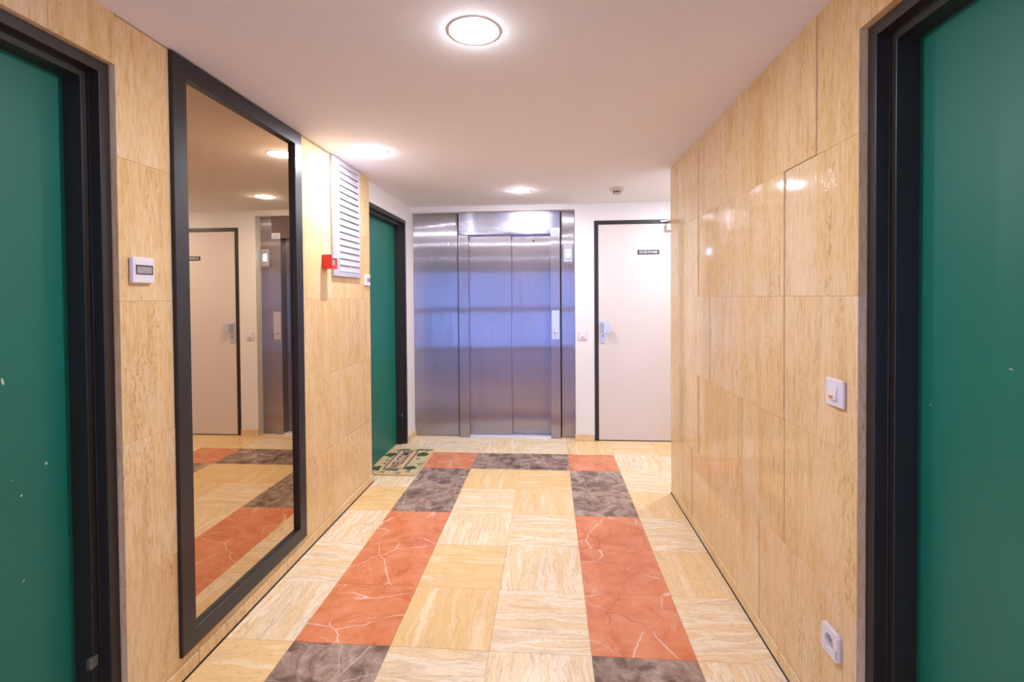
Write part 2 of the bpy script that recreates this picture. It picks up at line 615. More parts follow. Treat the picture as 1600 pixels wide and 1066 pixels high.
wall_right = structure(boxes('wall_right', [
    ((ry, YE, 0), (ry + T, D1[0], ZT)),
    ((ry, D1[0], D1[2]), (ry + T, D1[1], ZT)),
    ((ry, D1[1], 0), (ry + T, YRE - 0.003, ZT)),
    ((ry + T, YE, 0), (ry + T + 0.12, YRE - 0.003, ZT)),
], 'backing', loc=(ry + 0.1, 1, 0)), 'travertine clad wall with the light switch and power socket')
wall_return = structure(box('wall_lobby_right', (ry, YRE - 0.2, 0), (XA, YRE - 0.002, ZT), 'plaster'), 'white plaster wall around the corner of the lobby')
wall_return.location.y = YRE - 0.1
wall_back = structure(boxes('wall_back', [
    ((px, YB, 2.232), (0.254, 4.95, ZT)),
    ((0.254, YB, 0), (D3[0], 4.95, ZT)),
    ((D3[0], YB, D3[2]), (D3[1], 4.95, ZT)),
    ((D3[1], YB, 0), (XA, 4.95, ZT)),
    ((px, 4.95, 0), (XA, 5.07, ZT)),
], 'plaster', loc=(0.3, YB, 0)), 'white plaster wall around the lift and the beige door')
wall_end = structure(box('wall_lobby_end', (XA, YRE - 0.2, 0), (XA + 0.12, 5.07, ZT), 'plaster'), 'white plaster wall at the hidden end of the lobby')
EX0, EX1, EZ = -0.80, 0.40, 2.12   # glazed entrance behind the camera
wall_front = structure(boxes('wall_front', [
    ((-1.66, YE - 0.15, 0), (EX0, YE, ZT)),
    ((EX1, YE - 0.15, 0), (1.2, YE, ZT)),
    ((EX0, YE - 0.15, EZ), (EX1, YE, ZT)),
], 'plaster', loc=(0, YE, 0)), 'white plaster wall around the glazed entrance')


# ---- stone cladding, one object for each slab
def cut(rects, hole):
    out = []
    a0, a1, b0, b1 = hole
    for (u0, u1, v0, v1) in rects:
        if u1 <= a0 or u0 >= a1 or v1 <= b0 or v0 >= b1:
            out.append((u0, u1, v0, v1))
            continue
        if v1 > b1:
            out.append((u0, u1, b1, v1))
        if v0 < b0:
            out.append((u0, u1, v0, b0))
        m0, m1 = max(v0, b0), min(v1, b1)
        if u0 < a0:
            out.append((u0, a0, m0, m1))
        if u1 > a1:
            out.append((a1, u1, m0, m1))
    return out


def clad(wall, face, sgn, cols, holes, wide, proud=None):
    """cols: for each row (bottom first) the joints along y; wide: (row, y) joints that stand open"""
    for r, ys in enumerate(cols):
        z0, z1 = ROWS[r], ROWS[r + 1]
        for a, b in zip(ys[:-1], ys[1:]):
            rects = [(a, b, z0, z1)]
            for h in holes:
                rects = cut(rects, h)
            for (u0, u1, v0, v1) in rects:
                if u1 - u0 < 0.012 or v1 - v0 < 0.008:
                    continue
                ga = 0.0032 if (r, round(u0, 3)) in wide else 0.0003
                gb = 0.0032 if (r, round(u1, 3)) in wide else 0.0003
                gz0 = 0.0022 if (r, round(u0, 3), 'b') in wide else 0.0003
                gz1 = 0.0 if v1 == ZC else 0.0003
                lip = random.uniform(-0.0006, 0.0006)
                f = face + lip - sgn * (proud(r, (u0 + u1) / 2) if proud else 0.0)
                box('stone_slab', (face + sgn * 0.025, u0 + ga, v0 + gz0), (f, u1 - gb, v1 - gz1), 'wall_stone', wall, bevel=0.0004)


back_y = [YE, -2.62, -2.01, -1.40, -0.79, -0.18, D1[0]]
lc = [
    back_y + [1.08, 1.418, 2.03, 2.54, 3.15, YLE],
    back_y + [1.08, 1.418, 2.03, 2.80, YLE],
    back_y + [1.08, 1.418, 2.03, 2.54, YLE],
    back_y + [1.08, 1.418, 2.03, 2.93, YLE],
    back_y + [0.61, 1.217, 1.418, 2.03, 2.902, YLE],
]
clad(wall_left, XL, -1, lc, [(D1[0], D1[1], 0, D1[2]), MIR], {(1, 2.80, 'b'), (4, 2.902)})
rc = [
    back_y + [1.08, 1.48, 2.05, 2.98, YRE],
    back_y + [1.08, 1.418, 1.838, 2.22, 2.845, YRE],
    back_y + [1.08, 1.418, 1.838, 2.24, 2.646, 3.25, YRE],
    back_y + [1.08, 1.418, 1.628, 1.838, 2.45, 2.843, YRE],
    back_y + [0.61, 1.12, 1.418, 1.628, 2.226, 2.843, 3.25, YRE],
]
# this wall is stepped: slabs further along stand a few millimetres proud of the nearer ones
STEP = [
    [(2.05, 0.0035), (2.98, 0.0075)],
    [(1.838, 0.0030), (2.22, 0.0045), (2.845, 0.0085)],
    [(1.838, 0.0050), (2.646, 0.0085)],
    [(1.838, 0.0050), (2.843, 0.0085)],
    [(1.628, 0.0045), (2.843, 0.0085)],
]


def stepped(r, y):
    p = 0.0
    for a, b in STEP[r]:
        if y > a:
            p = b
    return p


clad(wall_right, XR, 1, rc, [(D1[0], D1[1], 0, D1[2])], set(), stepped)

# ---- floor tiles, one object for each
tile_mesh = {}


def tile(x0, x1, y0, y1, mat, turn):
    g = 0.0006
    w, d = round(x1 - x0 - 2 * g, 4), round(y1 - y0 - 2 * g, 4)
    if w < 0.01 or d < 0.01:
        return
    lw, ld = (d, w) if turn else (w, d)
    key = (lw, ld, mat)
    if key not in tile_mesh:
        bm = bmesh.new()
        add_box(bm, (-lw / 2, -ld / 2, -0.01), (lw / 2, ld / 2, 0.0))
        top = [e for e in bm.edges if all(v.co.z > -0.005 for v in e.verts)]
        bmesh.ops.bevel(bm, geom=top, offset=0.0006, segments=1, affect='EDGES')
        me = bpy.data.meshes.new('floor_tile')
        bm.to_mesh(me)
        bm.free()
        me.materials.append(MT[mat])
        tile_mesh[key] = me
    o = link('floor_tile', tile_mesh[key], ((x0 + x1) / 2, (y0 + y1) / 2, 0.0), None, floor)
    if turn:
        o.rotation_euler[2] = math.pi / 2


SEQ = ['red', 'brown', 'brown', 'red', 'red', 'red', 'brown', 'brown', 'red', 'red', 'red', 'brown', 'brown', 'red', 'red', 'red', 'brown', 'brown', 'red', 'red', 'red']
for k in range(-2, 19):
    ya, yb = Y0 - (k + 1) * TILE, Y0 - k * TILE
    yb, ya = min(yb, 4.85), max(ya, YE)
    if yb - ya < 0.02:
        continue
    for i in range(-3, 9):
        xa, xb = X0 + i * TILE, X0 + (i + 1) * TILE
        lo = -1.485 if yb > YLE else XL - 0.02
        if yb > YLE and ya < YLE:
            pass
        hi = XA if yb > YRE + 0.1 else XR + 0.02
        if i == -3 and not (yb > YLE):
            if not (k >= 6):
                continue
        xa, xb = max(xa, lo), min(xb, hi)
        if xb - xa < 0.02:
            continue
        mat = 'floor_stone'
        if k >= 0 and i in (-1, 2):
            mat = SEQ[k]
        elif k == 0 and i in (0, 1):
            mat = 'brown'
        turn = (i + k) % 2 == 1
        tile(xa, xb, ya, yb, mat, turn)
# the strips of floor in the reveals of the near doors
for x0_, x1_ in ((-1.485, XL - 0.02), (XR + 0.02, 1.01)):
    for k in range(3):
        tile(x0_, x1_, 0.43 + k * 0.325, 0.43 + (k + 1) * 0.325, 'floor_stone', False)


# ---- skirtings
def skirting(name, face, sgn, y_list, label):
    root = struct_empty(name, (face, y_list[0][0], 0), label)
    for a, b in y_list:
        box('skirting_piece', (face, a + 0.0012, 0.0063), (face - sgn * 0.010, b - 0.0012, 0.058), 'wall_stone', root, bevel=0.003)
    for a, b in ((y_list[0][0], D1[0]), (D1[1], y_list[-1][1])):
        box('floor_joint', (face, a + 0.001, 0.0002), (face - sgn * 0.0115, b - 0.001, 0.0062), 'black', root)
    return root


def split(a, b, step, off=0.0):
    out, y = [], a
    nxt = a + (off or step)
    while nxt < b - 0.08:
        out.append((y, nxt))
        y = nxt
        nxt += step
    out.append((y, b))
    return out


skirting('baseboard_left', XL, -1, split(YE, D1[0], 0.8) + split(D1[1], YLE, 0.62, 0.30), 'low travertine skirting below the tall mirror')
skirting('baseboard_right', XR, 1, split(YE, D1[0], 0.8) + split(D1[1], YRE, 0.62, 0.45), 'low travertine skirting below the clad wall with the socket')
bb = struct_empty('baseboard_back', (0.33, YB, 0), 'short stone skirting between the lift and the beige door')
box('skirting_piece', (0.246, YB - 0.016, 0.001), (D3[0] - 0.004, YB, 0.066), 'wall_stone', bb, bevel=0.002)
box('skirting_piece', (D3[1] + 0.004, YB - 0.016, 0.001), (XA, YB, 0.066), 'wall_stone', bb, bevel=0.002)
bb = struct_empty('baseboard_lobby', (px, 4.6, 0), 'short stone skirting between the far green door and the lift')
box('skirting_piece', (px, D2[1] + 0.004, 0.001), (px + 0.016, 4.765, 0.066), 'wall_stone', bb, bevel=0.002)


# ------------------------------------------------------------------ doors
def sweep_frame(name, P, u0, u1, H, prof, mat, parent):
    bm = bmesh.new()
    rows = []
    for e, d in prof:
        rows.append([bm.verts.new(P(u0 + e, 0.0, d)), bm.verts.new(P(u0 + e, H - e, d)), bm.verts.new(P(u1 - e, H - e, d)), bm.verts.new(P(u1 - e, 0.0, d))])
    n = len(rows)
    for k in range(n):
        A, B = rows[k], rows[(k + 1) % n]
        for j in range(3):
            bm.faces.new((A[j], A[j + 1], B[j + 1], B[j]))
    bm.faces.new([r[0] for r in rows])
    bm.faces.new([r[3] for r in rows])
    loc = wloc(parent)
    o = from_bm(name, bm, loc, mat, parent)
    md = o.modifiers.new('bevel', 'BEVEL')
    md.width = 0.0018
    md.segments = 2
    md.limit_method = 'ANGLE'
    return o


PROF = [(0, 0), (0.034, 0), (0.034, 0.036), (0.058, 0.036), (0.058, 0.145), (0, 0.145)]


def green_door(name, face, sgn, dims, label, knob=True):
    """face: x of the frame's front; sgn: +1 when the wall lies towards +x"""
    u0, u1, H = dims
    root = struct_empty(name, (face, (u0 + u1) / 2, 0), label)
    P = lambda u, z, d: Vector((face + sgn * d, u, z))
    fr = sweep_frame('door_frame', P, u0 + 0.001, u1 - 0.001, H - 0.001, PROF, 'frame', root)
    lf = box('door_leaf', (face + sgn * 0.095, u0 + 0.054, 0.007), (face + sgn * 0.137, u1 - 0.054, H - 0.054), 'green', root, bevel=0.002)
    # stop plate low on the hinge jamb
    box('frame_stop', (face + sgn * 0.030, u1 - 0.074, 0.268), (face + sgn * 0.044, u1 - 0.048, 0.300), 'stop', fr, bevel=0.001)
    if not knob:
        return root, lf
    # knob and lock on the free side
    kx, ky = face + sgn * 0.095, u0 + 0.125
    lathe('door_knob', [(0.0, 0.062), (0.016, 0.060), (0.026, 0.050), (0.028, 0.040), (0.020, 0.030), (0.011, 0.024), (0.011, 0.006), (0.026, 0.004), (0.027, 0.0)], (kx, ky, 1.03), (-sgn, 0, 0), 'satin', lf, 28)
    lathe('door_lock', [(0.0, 0.008), (0.012, 0.008), (0.017, 0.004), (0.018, 0.0)], (kx, ky, 0.93), (-sgn, 0, 0), 'satin', lf, 24)
    return root, lf


d1, leaf1 = green_door('door_1', XL - 0.020, -1, D1, 'green door with chipped paint, nearest on the mirror side of the lobby')
d2, leaf2 = green_door('door_2', px - 0.002, -1, D2, 'green door behind the doormat, next to the steel lift', False)
d4, leaf4 = green_door('door_3', XR + 0.022, 1, D1, 'green door beside the light switch and low power socket')


def chip(xface, sgn, y, z, w, h, ang, parent):
    pts = []
    n = 7
    for k in range(n):
        a = 2 * math.pi * k / n
        r = random.uniform(0.7, 1.1)
        u, v = math.cos(a) * w * r, math.sin(a) * h * r
        pts.append((xface, y + u * math.cos(ang) - v * math.sin(ang), z + u * math.sin(ang) + v * math.cos(ang)))
    prism('paint_chip', pts, (-sgn * 0.0006, 0, 0), 'chip', parent)


LX = XL - 0.020 - 0.095
for (y, z, w, h, a) in ((1.180, 1.179, 0.0035, 0.011, 0.2), (1.287, 0.921, 0.0035, 0.004, 0), (1.219, 0.854, 0.0035, 0.004, 0.4), (1.196, 0.904, 0.002, 0.0025, 0.4), (1.22, 0.615, 0.002, 0.0035, -0.5)):
    chip(LX, -1, y, z, w, h, a, leaf1)
RX = XR + 0.022 + 0.095
for (y, z, w, h, a) in ((1.317, 1.108, 0.002, 0.002, 0.2), (1.101, 1.233, 0.005, 0.0015, 0.3)):
    chip(RX, 1, y, z, w, h, a, leaf4)

# beige service door
d3 = struct_empty('door_4', ((D3[0] + D3[1]) / 2, YB, 0), 'beige door with black name sign and handle plate, beside the lift')
PB = lambda u, z, d: Vector((u, YB - 0.004 + d, z))
fr3 = sweep_frame('door_frame', PB, D3[0] + 0.001, D3[1] - 0.001, D3[2] - 0.001, [(0, 0), (0.036, 0), (0.036, 0.016), (0.05, 0.016), (0.05, 0.10), (0, 0.10)], 'frame', d3)
leaf3 = box('door_leaf', (D3[0] + 0.039, YB + 0.001, 0.009), (D3[1] - 0.039, YB + 0.045, D3[2] - 0.039), 'beige', d3, bevel=0.002)
box('gap_shade_strip', (D3[0] + 0.04, YB + 0.005, 0.0002), (D3[1] - 0.04, YB + 0.09, 0.0035), 'black', d3)  # black strip put in as the shade of the gap under the leaf
LY = YB + 0.001
sg = box('door_sign', (0.845, LY - 0.004, 1.790), (1.047, LY, 1.832), 'dark_plastic', leaf3, bevel=0.001)
sg['label'] = 'black engraved sign with white capitals'
text('sign_lettering', 'ACCES ETAGES', 0.0315, (0.945, LY - 0.0045, 1.8105), (1, 0, 0), (0, 0, 1), 'text_white', sg and leaf3, 0.0004, 0.0003, 0.80)
hp = box('handle_plate', (0.492, LY - 0.008, 0.946), (0.538, LY, 1.162), 'satin', leaf3, bevel=0.004, seg=2)
# fixed wing-shaped pull, wider towards the hinge side
prism('door_pull', [(0.500, LY - 0.006, 1.140), (0.500, LY - 0.030, 1.140), (0.520, LY - 0.052, 1.140), (0.572, LY - 0.058, 1.140), (0.572, LY - 0.046, 1.140), (0.530, LY - 0.036, 1.140), (0.524, LY - 0.006, 1.140)], (0, 0, -0.088), 'satin', leaf3)
lathe('keyhole', [(0.0, 0.0015), (0.006, 0.0015), (0.006, 0.0)], (0.514, LY - 0.008, 1.018), (0, -1, 0), 'black', hp, 14)
box('key_slot', (0.5115, LY - 0.0096, 0.999), (0.5165, LY - 0.0078, 1.016), 'black', hp)
# closer at the top of the door
box('door_closer', (1.108, LY - 0.052, 2.012), (1.285, LY, 2.072), 'white', leaf3, bevel=0.004, seg=2)
shoe = box('closer_shoe', (1.056, YB - 0.024, 2.090), (1.118, YB - 0.004, 2.106), 'satin', fr3, bevel=0.003)
bar('closer_arm', (1.085, YB - 0.030, 2.102), (1.320, YB - 0.205, 2.104), 0.018, 0.006, 'satin', leaf3)
bar('closer_arm', (1.320, YB - 0.205, 2.097), (1.195, YB - 0.030, 2.090), 0.018, 0.006, 'satin', leaf3)
lathe('closer_pivot', [(0, 0), (0.009, 0), (0.009, 0.028), (0, 0.028)], (1.195, YB - 0.030, 2.068), (0, 0, 1), 'satin', leaf3, 16)
lathe('closer_pivot', [(0, 0), (0.008, 0), (0.008, 0.014), (0, 0.014)], (1.320, YB - 0.205, 2.094), (0, 0, 1), 'satin', leaf3, 16)

# glazed entrance behind the camera
de = struct_empty('door_5', (0, YE - 0.06, 0), 'glazed entrance door behind the viewer with daylight outside')
ya, yb = YE - 0.09, YE - 0.04
boxes('door_frame', [((EX0, ya, 0), (EX0 + 0.06, yb, EZ)), ((EX1 - 0.06, ya, 0), (EX1, yb, EZ)), ((EX0 + 0.06, ya, EZ - 0.06), (EX1 - 0.06, yb, EZ)), ((EX0 + 0.06, ya, 0), (EX1 - 0.06, yb, 0.07))], 'frame', de)
xm = (EX0 + EX1) / 2
box('mullion', (xm - 0.03, ya, 0.07), (xm + 0.03, yb, EZ - 0.06), 'frame', de)
box('push_rail', (EX0 + 0.06, ya, 1.0), (xm - 0.03, yb, 1.12), 'frame', de)
box('push_rail', (xm + 0.03, ya, 1.0), (EX1 - 0.06, yb, 1.12), 'frame', de)
for a, b in ((EX0 + 0.06, xm - 0.03), (xm + 0.03, EX1 - 0.06)):
    for z0, z1 in ((0.07, 1.0), (1.12, EZ - 0.06)):
        box('glass_pane', (a, YE - 0.068, z0), (b, YE - 0.062, z1), 'glass', de)


# ------------------------------------------------------------------ lift
EF, EP = 4.728, 4.768
lift = thing('elevator', 'brushed stainless steel lift with two sliding door leaves at the far wall', 'elevator', (-0.39, EP, 0))
box('side_panel', (px + 0.001, EP, 0.004), (-0.906, EP + 0.03, 2.231), 'steel_v', lift, bevel=0.001)
rp = box('control_panel', (0.124, EP, 0.004), (0.253, EP + 0.03, 2.231), 'steel_v', lift, bevel=0.001)
box('shadow_gap', (-0.906, EP + 0.012, 0.004), (-0.893, EP + 0.03, 2.231), 'black', lift)  # black strips stand in for the shade between panels and posts
box('shadow_gap', (0.111, EP + 0.012, 0.004), (0.124, EP + 0.03, 2.231), 'black', lift)
box('post', (-0.892, EF, 0.001), (-0.792, 4.93, 2.008), 'steel_v', lift, bevel=0.0015)
post = box('post', (0.016, EF, 0.001), (0.110, 4.93, 2.008), 'steel_v', lift, bevel=0.0015)
head = box('header', (-0.888, EF - 0.003, 2.010), (0.112, 4.93, 2.231), 'steel_h', lift, bevel=0.0015)
box('door_leaf', (-0.800, 4.800, 0.016), (-0.374, 4.822, 2.03), 'steel_v', lift, bevel=0.0015)
rl = box('door_leaf', (-0.392, 4.832, 0.016), (0.03, 4.852, 2.03), 'steel_v', lift, bevel=0.0015)
sill = box('sill', (-0.791, EF + 0.002, 0.001), (0.015, 4.90, 0.012), 'aluminium', lift, bevel=0.001)
for y in (4.811, 4.842):
    box('sill_groove', (-0.790, y - 0.004, 0.0115), (0.014, y + 0.004, 0.0123), 'black', sill)
lathe('peephole', [(0.0, 0.003), (0.004, 0.003), (0.009, 0.002), (0.010, 0.0)], (-0.150, 4.832, 1.952), (0, -1, 0), 'black', rl, 18)
lp = box('lock_plate', (0.027, EF - 0.002, 0.979), (0.101, EF, 1.261), 'satin', post, bevel=0.0006)
lp['label'] = 'plain satin lock plate'
lathe('lock', [(0.0, 0.016), (0.008, 0.016), (0.014, 0.012), (0.017, 0.004), (0.018, 0.0)], (0.066, EF - 0.002, 1.047), (0, -1, 0), 'chrome', post, 24)
lathe('lock_core', [(0.0, 0.0005), (0.007, 0.0005), (0.007, 0.0)], (0.058, EF - 0.0165, 1.047), (0, -1, 0), 'black', post, 16)
for z in (1.245, 0.995):
    lathe('screw', [(0.0, 0.0015), (0.003, 0.001), (0.0035, 0.0)], (0.064, EF - 0.002, z), (0, -1, 0), 'chrome', post, 12)
st = box('notice_sticker', (0.019, EF - 0.0042, 2.006), (0.108, EF - 0.003, 2.063), 'sticker', head)
for z, a, b, h, mt in ((2.051, 0.032, 0.092, 0.006, 'ink_grey'), (2.037, 0.026, 0.100, 0.0045, 'ink_grey'), (2.030, 0.034, 0.094, 0.004, 'ink_blue'), (2.018, 0.028, 0.100, 0.007, 'ink_blue')):
    x = a
    while x < b - 0.004:
        w = random.uniform(0.006, 0.014)
        box('print_line', (x, EF - 0.0046, z - h / 2), (min(x + w, b), EF - 0.0041, z + h / 2), mt, head)
        x += w + 0.003
# call display
prism('display_case', [(0.148, EP, 1.715), (0.148, EP - 0.010, 1.715), (0.148, EP - 0.034, 1.735), (0.148, EP - 0.026, 1.900), (0.148, EP, 1.904)], (0.083, 0, 0), 'satin', rp)


def disp(x0, x1, z0, z1, name, mt, up=0.0008):
    f = lambda z: EP - 0.034 + (z - 1.735) / (1.900 - 1.735) * 0.008
    pts = [(x0, f(z0), z0), (x1, f(z0), z0), (x1, f(z1), z1), (x0, f(z1), z1)]
    return prism(name, pts, (0, -up, 0), mt, rp)


disp(0.156, 0.224, 1.748, 1.892, 'display_face', 'grey_plastic')
disp(0.169, 0.211, 1.778, 1.855, 'display_screen', 'screen', 0.0014)
# a downward arrow and level bar on the screen
fz = lambda z: EP - 0.034 + (z - 1.735) / (1.900 - 1.735) * 0.008 - 0.0014
prism('screen_mark', [(0.181, fz(1.83), 1.834), (0.199, fz(1.83), 1.834), (0.190, fz(1.805), 1.806)], (0, -0.0004, 0), 'screen_mark', rp)
prism('screen_mark', [(0.179, fz(1.788), 1.788), (0.201, fz(1.788), 1.788), (0.201, fz(1.796), 1.796), (0.179, fz(1.796), 1.796)], (0, -0.0004, 0), 'screen_mark', rp)
for x in (0.161, 0.219):
    lathe('display_button', [(0.0, 0.004), (0.004, 0.0035), (0.005, 0.0)], (x, fz(1.81), 1.812), (0, -1, 0), 'white', rp, 12)


# ------------------------------------------------------------------ mirror
mir = thing('wall_mirror', 'tall mirror in a wide black frame reaching the ceiling', 'mirror', (XL, (MIR[0] + MIR[1]) / 2, MIR[2]))
FWD = 0.070
fx0, fx1 = XL - 0.024, XL + 0.013
y0, y1, z0, z1 = MIR[0] + 0.001, MIR[1] - 0.001, MIR[2] + 0.001, MIR[3]


def frame_side(pts):
    """pts: outer a, outer b, inner b, inner a as (y, z)"""
    bm = bmesh.new()
    (ao, bo, bi, ai) = pts
    lst = []
    for x, q in ((fx0, (ao, bo, bi, ai)), (fx1 - 0.003, (ao, bo, bi, ai)), (fx1, None)):
        if q is None:
            c = [((ao[0] * 0.96 + ai[0] * 0.04), (ao[1] * 0.96 + ai[1] * 0.04)), ((bo[0] * 0.96 + bi[0] * 0.04), (bo[1] * 0.96 + bi[1] * 0.04)),
                 ((bi[0] * 0.96 + bo[0] * 0.04), (bi[1] * 0.96 + bo[1] * 0.04)), ((ai[0] * 0.96 + ao[0] * 0.04), (ai[1] * 0.96 + ao[1] * 0.04))]
            q = c
        lst.append([bm.verts.new((x, p[0], p[1])) for p in q])
    for A, B in zip(lst[:-1], lst[1:]):
        for k in range(4):
            bm.faces.new((A[k], A[(k + 1) % 4], B[(k + 1) % 4], B[k]))
    bm.faces.new(lst[0])
    bm.faces.new(lst[-1])
    c = Vector((fx1, sum(p[0] for p in pts) / 4, sum(p[1] for p in pts) / 4))
    return from_bm('mirror_frame_side', bm, c, 'mirror_frame', mir)


O = [(y0, z0), (y1, z0), (y1, z1), (y0, z1)]
I = [(y0 + FWD, z0 + FWD), (y1 - FWD, z0 + FWD), (y1 - FWD, z1 - FWD), (y0 + FWD, z1 - FWD)]
for k in range(4):
    k2 = (k + 1) % 4
    frame_side((O[k], O[k2], I[k2], I[k]))
box('mirror_glass', (XL - 0.022, y0 + 0.05, z0 + 0.05), (XL - 0.007, y1 - 0.05, z1 - 0.05), 'mirror', mir)


# ------------------------------------------------------------------ ceiling lamps
def lamp(x, y, label):
    t = thing('ceiling_light', label, 'ceiling light', (x, y, ZC), 'round recessed ceiling lights')
    zc = ZC
    lathe('trim_ring', [(0.085, 0.0), (0.0848, 0.0012), (0.0802, 0.0012), (0.080, 0.0)], (x, y, zc), (0, 0, -1), 'trim', t, 64, False)
    lathe('diffuser', [(0.0, 0.0088), (0.020, 0.0082), (0.032, 0.0056), (0.045, 0.0036), (0.060, 0.0022), (0.072, 0.0014), (0.080, 0.0010)], (x, y, zc), (0, 0, -1), 'lamp', t, 48)
    lathe('bulb', [(0.0, 0.0106), (0.014, 0.0104), (0.0195, 0.0098), (0.020, 0.0080)], (x, y, zc), (0, 0, -1), 'bulb', t, 32)
    return t


lamp(-0.245, 1.620, 'round ceiling light nearest the viewer, largest of those in view')
lamp(-1.060, 2.885, 'round ceiling light close to the louvred vent and mirror')
lamp(-0.232, 4.063, 'round ceiling light in front of the lift, smallest in view')
lamp(1.350, 3.980, 'round ceiling light hidden around the corner of the lobby')
lamp(-0.240, -1.450, 'round ceiling light behind the viewer near the entrance')

sd = thing('smoke_detector', 'small white smoke detector on the ceiling before the beige door', 'smoke detector', (0.566, 4.055, ZC))
lathe('detector_base', [(0.0, 0.0), (0.060, 0.0), (0.060, 0.010), (0.054, 0.022), (0.040, 0.027), (0.0, 0.027)], (0.566, 4.055, ZC), (0, 0, -1), 'detector', sd, 32)
for k in range(8):
    a = 2 * math.pi * (k + 0.5) / 8
    cx, cy = 0.566 + 0.032 * math.cos(a), 4.055 + 0.032 * math.sin(a)
    box('vent_rib', (cx - 0.003, cy - 0.003, ZC - 0.043), (cx + 0.003, cy + 0.003, ZC - 0.026), 'detector', sd)
lathe('sensor_core', [(0.0, 0.027), (0.026, 0.027), (0.026, 0.042), (0.0, 0.042)], (0.566, 4.055, ZC), (0, 0, -1), 'dark_plastic', sd, 24)
lathe('sensor_cap', [(0.0, 0.042), (0.035, 0.042), (0.034, 0.047), (0.024, 0.052), (0.0, 0.053)], (0.566, 4.055, ZC), (0, 0, -1), 'detector', sd, 24)


# ------------------------------------------------------------------ fittings on the walls
FL = XL + 0.0016          # just proud of the uneven slabs
FR = XR - 0.0016


def plate_wall(name, label, cat, face, sgn, ya, yb, za, zb, th):
    t = thing(name, label, cat, (face, (ya + yb) / 2, za))
    box('plate', (face, ya, za), (face + sgn * th, yb, zb), 'white', t, bevel=0.003, seg=2)
    return t


# doorbell beside door 1
t = plate_wall('doorbell', 'white doorbell with wide name window between chipped green door and mirror', 'doorbell', FL, 1, 1.452, 1.537, 1.449, 1.533, 0.014)
f = FL + 0.014
boxes('window_rim', [((f - 0.001, 1.463, 1.477), (f + 0.0012, 1.530, 1.481)), ((f - 0.001, 1.463, 1.503), (f + 0.0012, 1.530, 1.508)), ((f - 0.001, 1.463, 1.481), (f + 0.0012, 1.467, 1.503)), ((f - 0.001, 1.526, 1.481), (f + 0.0012, 1.530, 1.503))], 'dark_plastic', t)
box('name_window', (f - 0.001, 1.467, 1.481), (f + 0.0006, 1.526, 1.503), 'name_card', t)

# bell by the far green door
t = plate_wall('doorbell', 'small white doorbell with dark window beside the louvred vent', 'doorbell', FL, 1, 3.432, 3.524, 1.486, 1.568, 0.012)
f = FL + 0.012
box('name_window', (f - 0.001, 3.465, 1.513), (f + 0.0012, 3.522, 1.541), 'dark_plastic', t, bevel=0.001)
box('name_card', (f + 0.001, 3.470, 1.517), (f + 0.0016, 3.512, 1.537), 'name_card', t)


def light_switch(label, place):
    """place(u, z, d) -> world; u across from the centre, d out of the wall"""
    c = place(0, 0, 0)
    t = thing('light_switch', label, 'light switch', place(0, -0.041, 0))
    bxp = lambda u0, u1, z0, z1, d0, d1: (place(u0, z0, d0), place(u1, z1, d1))
    box('plate', *bxp(-0.043, 0.043, -0.041, 0.041, 0, 0.010), 'white', t, bevel=0.003, seg=2)
    # the rocker leans out at the foot
    pts = [place(-0.019, 0.021, 0.009), place(-0.019, 0.021, 0.0125), place(-0.019, -0.019, 0.0185), place(-0.019, -0.023, 0.009)]
    w = place(0.019, 0, 0) - place(-0.019, 0, 0)
    rk = prism('rocker', pts, w, 'grey_plastic' if False else 'white', t)
    box('indicator', *bxp(-0.011, 0.009, -0.016, -0.008, 0.014, 0.0188), 'orange', rk)
    return t


light_switch('white light switch with amber light on the clad wall above the socket', lambda u, z, d: Vector((FR - d, 1.512 - u, 1.100 + z)))
light_switch('white light switch with amber light between the lift and the beige door', lambda u, z, d: Vector((0.323 + u, YB - d, 1.018 + z)))

# power socket
t = thing('power_socket', 'white round power socket low on the clad wall', 'socket', (FR, 1.527, 0.290))
bm = bmesh.new()
# plate with a round well: ring of quads from the square outline to the circle
yc, zc = 1.530, 0.331
n = 32
R0 = 0.0225
out, inn, wl = [], [], []
for k in range(n):
    a = 2 * math.pi * (k + 0.5) / n
    c, s = math.cos(a), math.sin(a)
    m = 0.0425 / max(abs(c), abs(s))
    out.append((yc + c * m, zc + s * m))
    inn.append((yc + c * R0, zc + s * R0))
vo = [bm.verts.new((FR - 0.011, *p)) for p in out]
vb = [bm.verts.new((FR, *p)) for p in out]
vi = [bm.verts.new((FR - 0.011, *p)) for p in inn]
vw = [bm.verts.new((FR - 0.0008, *p)) for p in inn]
for k in range(n):
    k2 = (k + 1) % n
    bm.faces.new((vo[k], vo[k2], vi[k2], vi[k]))
    bm.faces.new((vo[k], vo[k2], vb[k2], vb[k]))
    bm.faces.new((vi[k], vi[k2], vw[k2], vw[k]))
from_bm('plate', bm, (FR, yc, zc), 'white', t)
lathe('well', [(0.0, 0.0012), (R0 + 0.0005, 0.0012), (R0 + 0.0005, 0.0)], (FR, yc, zc), (-1, 0, 0), 'grey_plastic', t, 32)
lathe('earth_pin', [(0.0, 0.010), (0.0018, 0.010), (0.0024, 0.008), (0.0024, 0.0)], (FR - 0.001, yc, zc + 0.011), (-1, 0, 0), 'chrome', t, 12)
for dy in (-0.0095, 0.0095):
    lathe('contact_hole', [(0.0, 0.0008), (0.0028, 0.0008), (0.0028, 0.0)], (FR - 0.0012, yc + dy, zc - 0.002), (-1, 0, 0), 'black', t, 12)
box('hinge_tab', (FR - 0.0125, yc - 0.0405, zc - 0.030), (FR - 0.010, yc - 0.034, zc - 0.002), 'grey_plastic', t, bevel=0.001)

